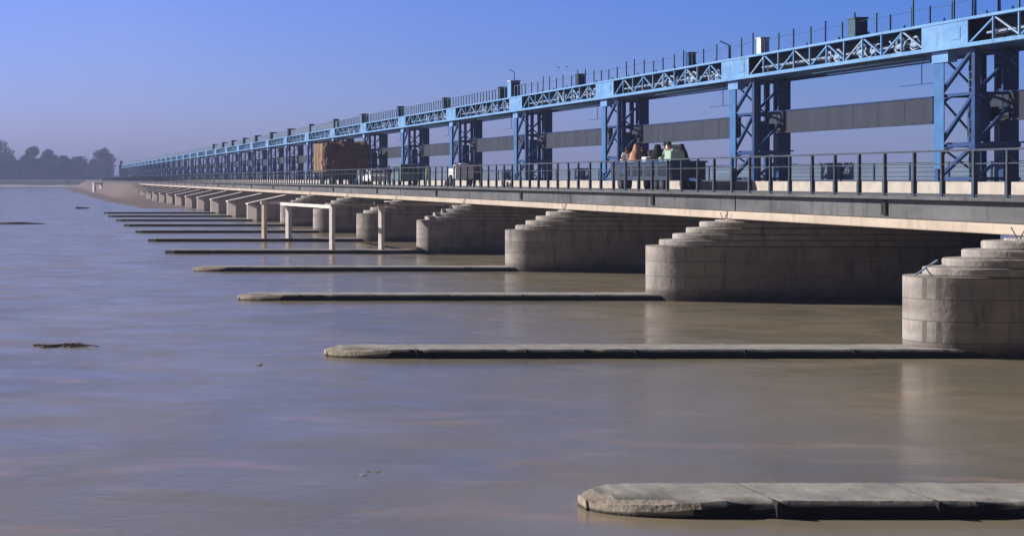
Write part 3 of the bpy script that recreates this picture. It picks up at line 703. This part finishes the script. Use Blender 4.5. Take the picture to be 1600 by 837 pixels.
# trailer crowded with people
Xt = 31.0; Yt = 32.7*F/(1102-VX); Lt = 8.6
tr = thing('flatbed_trailer', 'long dark blue flatbed trailer crowded with seated people and bundles', 'trailer', (Xt, Yt, ROAD))
MB().box(0, 1.7, 0, Lt, 0.62, 0.8).build('bed', M['truck_blue'], tr)
MB().box(-0.04, 0.0, 0.05, Lt-0.05, 0.5, 1.38).build('side_board', M['truck_blue'], tr); MB().box(1.7, 1.74, 0.05, Lt-0.05, 0.5, 1.38).build('side_board', M['truck_blue'], tr)
MB().box(0, 1.7, -0.04, 0, 0.5, 1.38).build('tail_board', M['truck_blue'], tr)
MB().box(-0.1, 1.8, -0.08, Lt, 1.382, 1.46).build('top_rail', M['navy'], tr)
MB().box(0.0, 1.7, 0.0, Lt, 1.3, 1.375).build('load_floor', M['navy2'], tr)
for i in range(4): MB().box(-0.075, -0.042, 0.3+i*1.8, 1.6+i*1.8, 0.72, 1.2).build('side_hatch', M['navy2'] if i % 2 else M['glass'], tr)
MB().box(-0.08, -0.045, 6.1, 6.8, 0.85, 1.15).build('side_hatch', M['navy'], tr)
for yy in (1.4, 2.3, 6.5, 7.4):
    for xx in (0.15, 1.55): wheel(tr, xx, yy, 0.34, 0.34, 0.24)
MB().bar((0.85, -0.04, 0.55), (0.85, -1.6, 0.5), 0.14).build('drawbar', M['navy'], tr)
# small car / van / pickup
def car(px, label, X=31.5, m='white', van=False, name='parked_car', cat='car', flip=False):
    Y = X*F/(px-VX); r = thing(name, label, cat, (X, Y, ROAD))
    hw = 0.78
    if van: prof = [(0, .35), (0, 1.75), (.1, 1.85), (3.0, 1.85), (3.5, 1.1), (4.0, .95), (4.05, .35)]
    else: prof = [(0, .35), (0.02, .85), (.45, .95), (.9, 1.4), (2.2, 1.42), (2.9, .98), (3.8, .85), (3.85, .35)]
    MB().prism(prof, -hw, hw, axis='x').build('body', M[m], r, bevel=0.06)
    if van: win = [(0.3, 1.2), (0.3, 1.65), (3.0, 1.65), (3.3, 1.2)]; rear = (-.62, .62, -.012, -.001, 1.15, 1.65)
    else: win = [(0.75, .98), (1.0, 1.33), (2.15, 1.35), (2.65, .98)]; rear = None
    g_ = MB().prism(win, -hw-0.012, hw+0.012, axis='x'); g_.build('window', M['glass'], r)
    if rear: MB().box(*rear).build('rear_window', M['glass'], r)
    else: MB().add([(-.6, .50, .99), (.6, .50, .99), (.55, .85, 1.36), (-.55, .85, 1.36)], [(0, 1, 2, 3)]).build('rear_window', M['glass'], r)
    for s_ in (-1, 1):
        MB().box(s_*.62-.1, s_*.62+.1, -.02, .01, .68, .82).build('tail_light', M['cl_red'], r)
        for yy in (.7, 3.1): wheel(r, s_*(hw-0.08), yy, .31, .31, .18)
    return r
car(592, 'small white car behind the straw truck on the road', m='white')
car(640, 'dull teal van between the small white car and the white cart', m='van_teal', van=True, name='van', cat='van', X=31.2)
car(206, 'tiny white van at the far left end of the bridge', m='white', van=True, name='van', cat='van', X=28.5)
# white cart with load
Yc = 30.8*F/(705-VX); ct = thing('loaded_cart', 'white panelled cart piled with pink and red bundles', 'cart', (30.8, Yc-1.5, ROAD))
MB().box(0, 1.25, 0, 0.06, 0.55, 1.5).build('end_panel', M['white'], ct, bevel=0.01); MB().box(0, 1.3, .06, 2.4, 0.6, .72).build('bed', M['truck_blue'], ct)
MB().box(-.04, 0, 0, 2.4, .6, 1.35).build('side_panel', M['white'], ct); MB().box(1.25, 1.3, .06, 2.4, .6, 1.35).build('side_panel', M['white'], ct)
for xx in (-.1, 1.4): wheel(ct, xx, 1.3, .45, .45, .1)
for i, (m_, x, y, z, r_) in enumerate([('cl_pink', .2, .35, 1.42, .25), ('cl_white', .65, .5, 1.46, .28), ('cl_red', 1.05, .5, 1.4, .24), ('cl_white', .35, 1.2, 1.4, .26), ('cl_pink', .9, 1.3, 1.45, .27)]):
    names = ['pink bundle at the left end of the white cart', 'white bundle in the middle of the white cart', 'red bundle at the right end of the white cart', 'white bundle at the back of the white cart', 'pink bundle at the back of the white cart']
    o = blob_load('bundle', 30.8+x-r_, 30.8+x+r_, Yc-1.5+y-r_, Yc-1.5+y+r_, ROAD+z-r_*.9, ROAD+z+r_*.9, m_, 0.05, None, 6, 6, 6, 0.8)
    tag(o, names[i], 'bundle')

# ---------------------------------------------------------------- people
def person(loc, label, cloth, pose='stand', rz=0, shawl=False, h=1.68, hair=True):
    r = thing('person', label, 'person', loc, rz)
    k = h/1.68
    if pose == 'stand':
        J = [(0,0,.93,.13),(0,0,1.15,.13),(0,0,1.38,.15),(0,0,1.47,.055),(0,-.01,1.57,.085),(0,-.01,1.64,.075),
             (.1,0,.88,.09),(.11,-.02,.5,.06),(.11,0,.09,.04),(.11,-.14,.04,.035),(-.1,0,.88,.09),(-.11,-.02,.5,.06),(-.11,.02,.09,.04),(-.11,-.12,.04,.035),
             (.19,0,1.38,.055),(.24,-.02,1.1,.042),(.24,-.12,.88,.032),(-.19,0,1.38,.055),(-.24,-.02,1.1,.042),(-.22,-.12,.88,.032)]
    else:
        J = [(0,0,.14,.15),(0,-.03,.35,.14),(0,-.05,.56,.15),(0,-.07,.66,.055),(0,-.09,.76,.085),(0,-.10,.83,.075),
             (.12,-.05,.13,.1),(.34,-.28,.2,.07),(.08,-.42,.07,.045),(0,-.44,.05,.035),(-.12,-.05,.13,.1),(-.34,-.28,.2,.07),(-.08,-.38,.07,.045),(0,-.36,.05,.035),
             (.19,-.05,.56,.055),(.26,-.12,.32,.042),(.14,-.32,.26,.032),(-.19,-.05,.56,.055),(-.26,-.12,.32,.042),(-.12,-.32,.26,.032)]
    E = [(0,1),(1,2),(2,3),(3,4),(4,5),(0,6),(6,7),(7,8),(8,9),(0,10),(10,11),(11,12),(12,13),(2,14),(14,15),(15,16),(2,17),(17,18),(18,19)]
    def skinned(name, vid, grow, m, extra=None):
        me = bpy.data.meshes.new(name); mp = {v: i for i, v in enumerate(vid)}
        vs = [(J[v][0]*k, J[v][1]*k, J[v][2]*k) for v in vid]; es = [(mp[a], mp[b]) for a, b in E if a in mp and b in mp]
        me.from_pydata(vs, es, []); o = bpy.data.objects.new(name, me); COL.objects.link(o); o.parent = r; me.materials.append(M[m])
        sk = o.modifiers.new('skin', 'SKIN'); o.modifiers.new('sub', 'SUBSURF').levels = 1; o.modifiers['sub'].render_levels = 1
        for i, v in enumerate(vid):
            rr = J[v][3]*k+grow; me.skin_vertices[0].data[i].radius = (rr, rr)
        me.skin_vertices[0].data[0].use_root = True
        return o
    skinned('body', list(range(20)), 0, 'skin')
    skinned('clothing', [0,1,2,6,7,8,10,11,12,14,15,17,18], 0.028, cloth)
    hd = Vector(J[4][:3])*k
    q = MB(); vs = []; fs = []
    A, B = 8, 6
    for j in range(B+1):
        for i in range(A):
            th = math.pi*0.62*j/B; ph = 2*math.pi*i/A
            vs.append((hd.x+math.sin(th)*math.cos(ph)*.108*k, hd.y+.02+math.sin(th)*math.sin(ph)*.115*k, hd.z+.05*k+math.cos(th)*.115*k))
    for j in range(B):
        for i in range(A): fs.append((j*A+i, j*A+(i+1) % A, (j+1)*A+(i+1) % A, (j+1)*A+i))
    q.add(vs, fs); q.build('hair' if not shawl else 'head_cloth', M['hair'] if not shawl else M[cloth], r, smooth=True)
    if shawl:       # draped shawl from the head to the seat
        vs = []; fs = []; rings = [(.12, .92), (.15, .80), (.2, .66), (.3, .5), (.36, .3), (.42, .12), (.44, .02)]
        if pose == 'stand': rings = [(a*.75, b+.78 if b > .4 else b+.6) for a, b in rings]
        for (ra, z) in rings:
            for i in range(12):
                a = 2*math.pi*i/12; rr = ra*(1+.12*math.sin(a*5+z*9)); vs.append((rr*math.cos(a)*k, (-.06+rr*.85*math.sin(a))*k, z*k))
        for j in range(len(rings)-1):
            for i in range(12): fs.append((j*12+i, j*12+(i+1) % 12, (j+1)*12+(i+1) % 12, (j+1)*12+i))
        MB().add(vs, fs).build('shawl', M[cloth], r, smooth=True)
    return r
tz = ROAD+1.376
def on_trailer(px, back=0.7): X = Xt+back; return (X, X*F/(px-VX), tz)
person(on_trailer(980, .5), 'person in white clothes seated at the left end of the trailer', 'cl_white', 'sit', R(-20))
person(on_trailer(993, .5), 'person wrapped in a long tan shawl seated on the trailer', 'cl_tan', 'sit', R(30), shawl=True, h=1.85)
person(on_trailer(1003, .9), 'person in pink clothes seated beside the tan shawl', 'cl_pink', 'sit', R(10))
person(on_trailer(1027, .5), 'person hidden in a black shawl seated mid trailer', 'cl_black', 'sit', R(0), shawl=True, h=1.75)
person(on_trailer(1037, .9), 'person in dark clothes seated right of the black shawl', 'cl_black', 'sit', R(40), h=1.95)
person(on_trailer(1047, .9), 'bare-headed person in mint clothes seated high among bundles', 'cl_mint', 'sit', R(-60), h=2.0)
person(on_trailer(1063, .8), 'person in a black shawl seated at the right end of the trailer', 'cl_black', 'sit', R(90), shawl=True, h=1.7)
def bundle(px, back, z, rx, rz_, m, label):
    p = on_trailer(px, back); o = blob_load('bundle', p[0]-rx, p[0]+rx, p[1]-rx*1.3, p[1]+rx*1.3, tz+z, tz+z+rz_, m, 0.05, None, 8, 8, 8, 0.8); return tag(o, label, 'bundle')
bundle(1053, .35, 0, .36, .62, 'cl_mint', 'large pale mint sack in front of the bare-headed person')
bundle(1052, 1.3, .0, .34, .98, 'cl_white', 'tall white sack behind the bare-headed person')
bundle(1012, .6, 0, .24, .36, 'cl_white', 'small white bundle between tan and black shawls')
bundle(1018, 1.2, 0, .22, .7, 'truck_red', 'dark upright box-like bundle behind the small white one')
person((31, 31*F/(563-VX), ROAD), 'person in white walking just right of the straw truck', 'cl_white', 'stand', R(20))
person((30.5, 30.5*F/(668-VX), ROAD), 'person in pale mint standing right of the teal van', 'cl_mint', 'stand', R(160))
person((32.8, 32.8*F/(742-VX), ROAD), 'person in dark red beside the white cart', 'cl_red', 'stand', R(80))
person((33.2, 33.2*F/(751-VX), ROAD), 'person in black right of the dark red figure', 'cl_black', 'stand', R(-80))
person((30.4, 30.4*F/(608-VX), ROAD), 'person in blue between the white car and teal van', 'cl_blue', 'stand', R(0))

# ---------------------------------------------------------------- trees on the far bank
def tree(px, py_top, Y, wpx, mname, label, seed, base=4.3):
    rnd = random.Random(seed); x = X_at(px, Y); ht = Z_at(py_top, Y)-base; wd = wpx*1.25*Y/F
    r = thing('tree', label, 'tree', (x, Y, base-0.3), 0, None)
    t = MB(); t.tube([(0, 0, 0), (rnd.uniform(-.3, .3), 0, ht*.3), (rnd.uniform(-.5, .5), 0, ht*.62)], ht*.03, 8, ht*.012)
    for k in range(6):
        a = rnd.uniform(0, 6.28); z0 = ht*rnd.uniform(.2, .45)
        t.tube([(0, 0, z0), (math.cos(a)*wd*.18, math.sin(a)*wd*.18, z0+ht*.14), (math.cos(a)*wd*.34, math.sin(a)*wd*.34, z0+ht*.3)], ht*.014, 6, ht*.005)
    t.build('trunk', M['bark'], r)
    lobes = []
    for k in range(30):
        a = rnd.uniform(0, 6.28); v = rnd.uniform(-0.25, 1); rad = wd*.5*(math.sin(math.pi*min(.94, max(.2, .26+.64*v))))*rnd.uniform(.25, .78)
        lobes.append((math.cos(a)*rad, math.sin(a)*rad, ht*(.24+.64*v), wd*rnd.uniform(.13, .22)))
    lobes.append((0, 0, ht*.88, wd*.16))
    f = MB()
    for (lx, ly, lz, lr) in lobes:
        for q in range(170):
            d = Vector((rnd.gauss(0, 1), rnd.gauss(0, 1), rnd.gauss(0, .8))).normalized()*lr*rnd.uniform(.55, 1.08)
            c = Vector((lx, ly, lz))+d; s_ = rnd.uniform(.28, .62)
            u = Vector((rnd.gauss(0, 1), rnd.gauss(0, 1), rnd.gauss(0, 1))).normalized(); w_ = u.cross(Vector((rnd.gauss(0,1), rnd.gauss(0,1), rnd.gauss(0,1)))).normalized()
            if c.z > ht*1.02 or c.z < 0.5: continue
            f.add([c-u*s_-w_*s_*.6, c+u*s_*.3-w_*s_, c+u*s_+w_*s_*.5, c-u*s_*.2+w_*s_], [(0, 1, 2, 3)])
    f.build('crown', M[mname], r)
    return r
tree(2, 219, 1085, 46, 'leafA', 'tall dark tree cut by the left edge of the photo', 1)
tree(26, 250, 1110, 30, 'leafA', 'low dark tree right of the edge tree', 2)
tree(52, 229, 1080, 36, 'leafB', 'tall light green tree on the far bank', 3)
tree(74, 233, 1095, 36, 'leafA', 'broad dark tree touching the tall light green one', 4)
tree(100, 243, 1090, 28, 'leafB', 'mid height tree between the broad dark tree and the hut', 5)
tree(122, 245, 1100, 36, 'leafA', 'rounded mid height tree right of the hut', 6)
tree(146, 248, 1120, 20, 'leafC', 'pale greyish small tree left of the isolated tree', 8)
tree(162, 231, 1085, 36, 'leafC', 'isolated tall grey-green tree nearest the gantry end', 7)
rnd = random.Random(5)
hedge = MB()
for q in range(9000):
    x = rnd.uniform(-60, 38); z = 4.2+abs(rnd.gauss(0, 2.0))*(1+.5*noise.noise(Vector((x*.2, 0, 0)))); y = 1062+rnd.uniform(0, 8)
    s_ = rnd.uniform(.2, .5); c = Vector((x, y, z)); u = Vector((rnd.gauss(0,1), rnd.gauss(0,1), rnd.gauss(0,1))).normalized(); w_ = u.cross(Vector((0.3, 1, .2))).normalized()
    hedge.add([c-u*s_, c-w_*s_, c+u*s_, c+w_*s_], [(0, 1, 2, 3)])
hb = hedge.build('bank_scrub', M['leafA']); hb['kind'] = 'stuff'; hb['label'] = 'low dark scrub along the far bank'; hb['category'] = 'scrub'
# distant hazy tree line
hedge = MB()
for q in range(12000):
    x = rnd.uniform(-500, 700); z = 4.0+rnd.random()*(7+4*noise.noise(Vector((x*.02, 0, 0)))); y = 1900+rnd.uniform(0, 30)
    s_ = rnd.uniform(.8, 1.8); c = Vector((x, y, z)); u = Vector((rnd.gauss(0,1), rnd.gauss(0,1), rnd.gauss(0,1))).normalized(); w_ = u.cross(Vector((0.3, 1, .2))).normalized()
    hedge.add([c-u*s_, c-w_*s_, c+u*s_, c+w_*s_], [(0, 1, 2, 3)])
hb = hedge.build('distant_wood', M['leafA']); hb['kind'] = 'stuff'; hb['label'] = 'faint distant wood on the horizon'; hb['category'] = 'wood'

# ---------------------------------------------------------------- floating bits
def debris(px, py, wpx, label, m='driftwood', n=6, h=0.05, seed=0):
    rnd = random.Random(seed); Y = (CZ-0.2)*F/(py-HY); L_ = wpx*Y/F; mb = MB()
    for i in range(n):
        a = rnd.uniform(-L_/2, L_/2*.4); b = a+rnd.uniform(.2, .6)*L_; dy = rnd.uniform(-.25, .25)
        pts = [(a+(b-a)*t, dy+.06*math.sin(t*5+i), h*rnd.uniform(.1, 1)) for t in (0, .25, .5, .75, 1)]
        mb.tube(pts, h*.5, 5, h*.2)
    o = mb.build('driftwood', M[m], smooth=True); o.location = (X_at(px, Y), Y, 0.2); return tag(o, label, 'driftwood')
debris(92, 541, 84, 'dark driftwood raft floating at the left in mid water', n=9, seed=1)
debris(108, 539, 44, 'pale frothy reed bundle on the driftwood raft at left', 'stick_pale', n=8, seed=2)
debris(126, 326, 26, 'far dark snag poking out of the water near the sandbank', n=6, h=.22, seed=3)
debris(405, 571, 12, 'small dark twig floating left of the second toe wall', n=3, h=.03, seed=4)
debris(578, 740, 34, 'thin pale reed stems floating in the lower middle water', 'stick_pale', n=3, h=.012, seed=5)
Yb_ = CZ*F/(353-HY); o = MB(); o.tube([(X_at(-20, Yb_), Yb_, .2), (X_at(30, Yb_), Yb_, .29), (X_at(70, Yb_), Yb_-.2, .18)], .14, 8, .08); tag(o.build('mud_bar', M['driftwood'], smooth=True), 'long thin dark mud bar at the left edge of the water', 'mud bar')
def bird(px, py, Y, label, s=.6):
    r = MB(); r.tube([(-.0, -.2*s, 0), (0, 0, .02), (0, .25*s, 0)], .06*s, 6, .03*s)
    r.add([(0, -.1*s, .03), (-.8*s, 0, .3*s), (0, .12*s, .03)], [(0, 1, 2)]); r.add([(0, -.1*s, .03), (.8*s, 0, .22*s), (0, .12*s, .03)], [(0, 1, 2)])
    o = r.build('bird', M['hair']); o.location = (X_at(px, Y), Y, Z_at(py, Y)); return tag(o, label, 'bird')
bird(873, 106, 120, 'small dark bird flying above the gantry, left of the pair'); bird(886, 105, 120, 'small dark bird flying above the gantry, right of the pair')
bird(517, 191, 180, 'lone dark bird flying above the straw truck', .9)

# ---------------------------------------------------------------- haze
hz = MB().box(-3990, 3990, -290, 4785, -1.9, 32).build('haze', M['bed']); hz['kind'] = 'stuff'
hm = bpy.data.materials.new('haze_air'); hm.use_nodes = True; t = hm.node_tree; t.nodes.remove(t.nodes['Principled BSDF'])
pv = t.nodes.new('ShaderNodeVolumePrincipled'); pv.inputs['Density'].default_value = HAZE; pv.inputs['Color'].default_value = (*HAZE_COL, 1); pv.inputs['Anisotropy'].default_value = 0.0
t.links.new(pv.outputs[0], t.nodes['Material Output'].inputs['Volume']); hz.data.materials.clear(); hz.data.materials.append(hm)
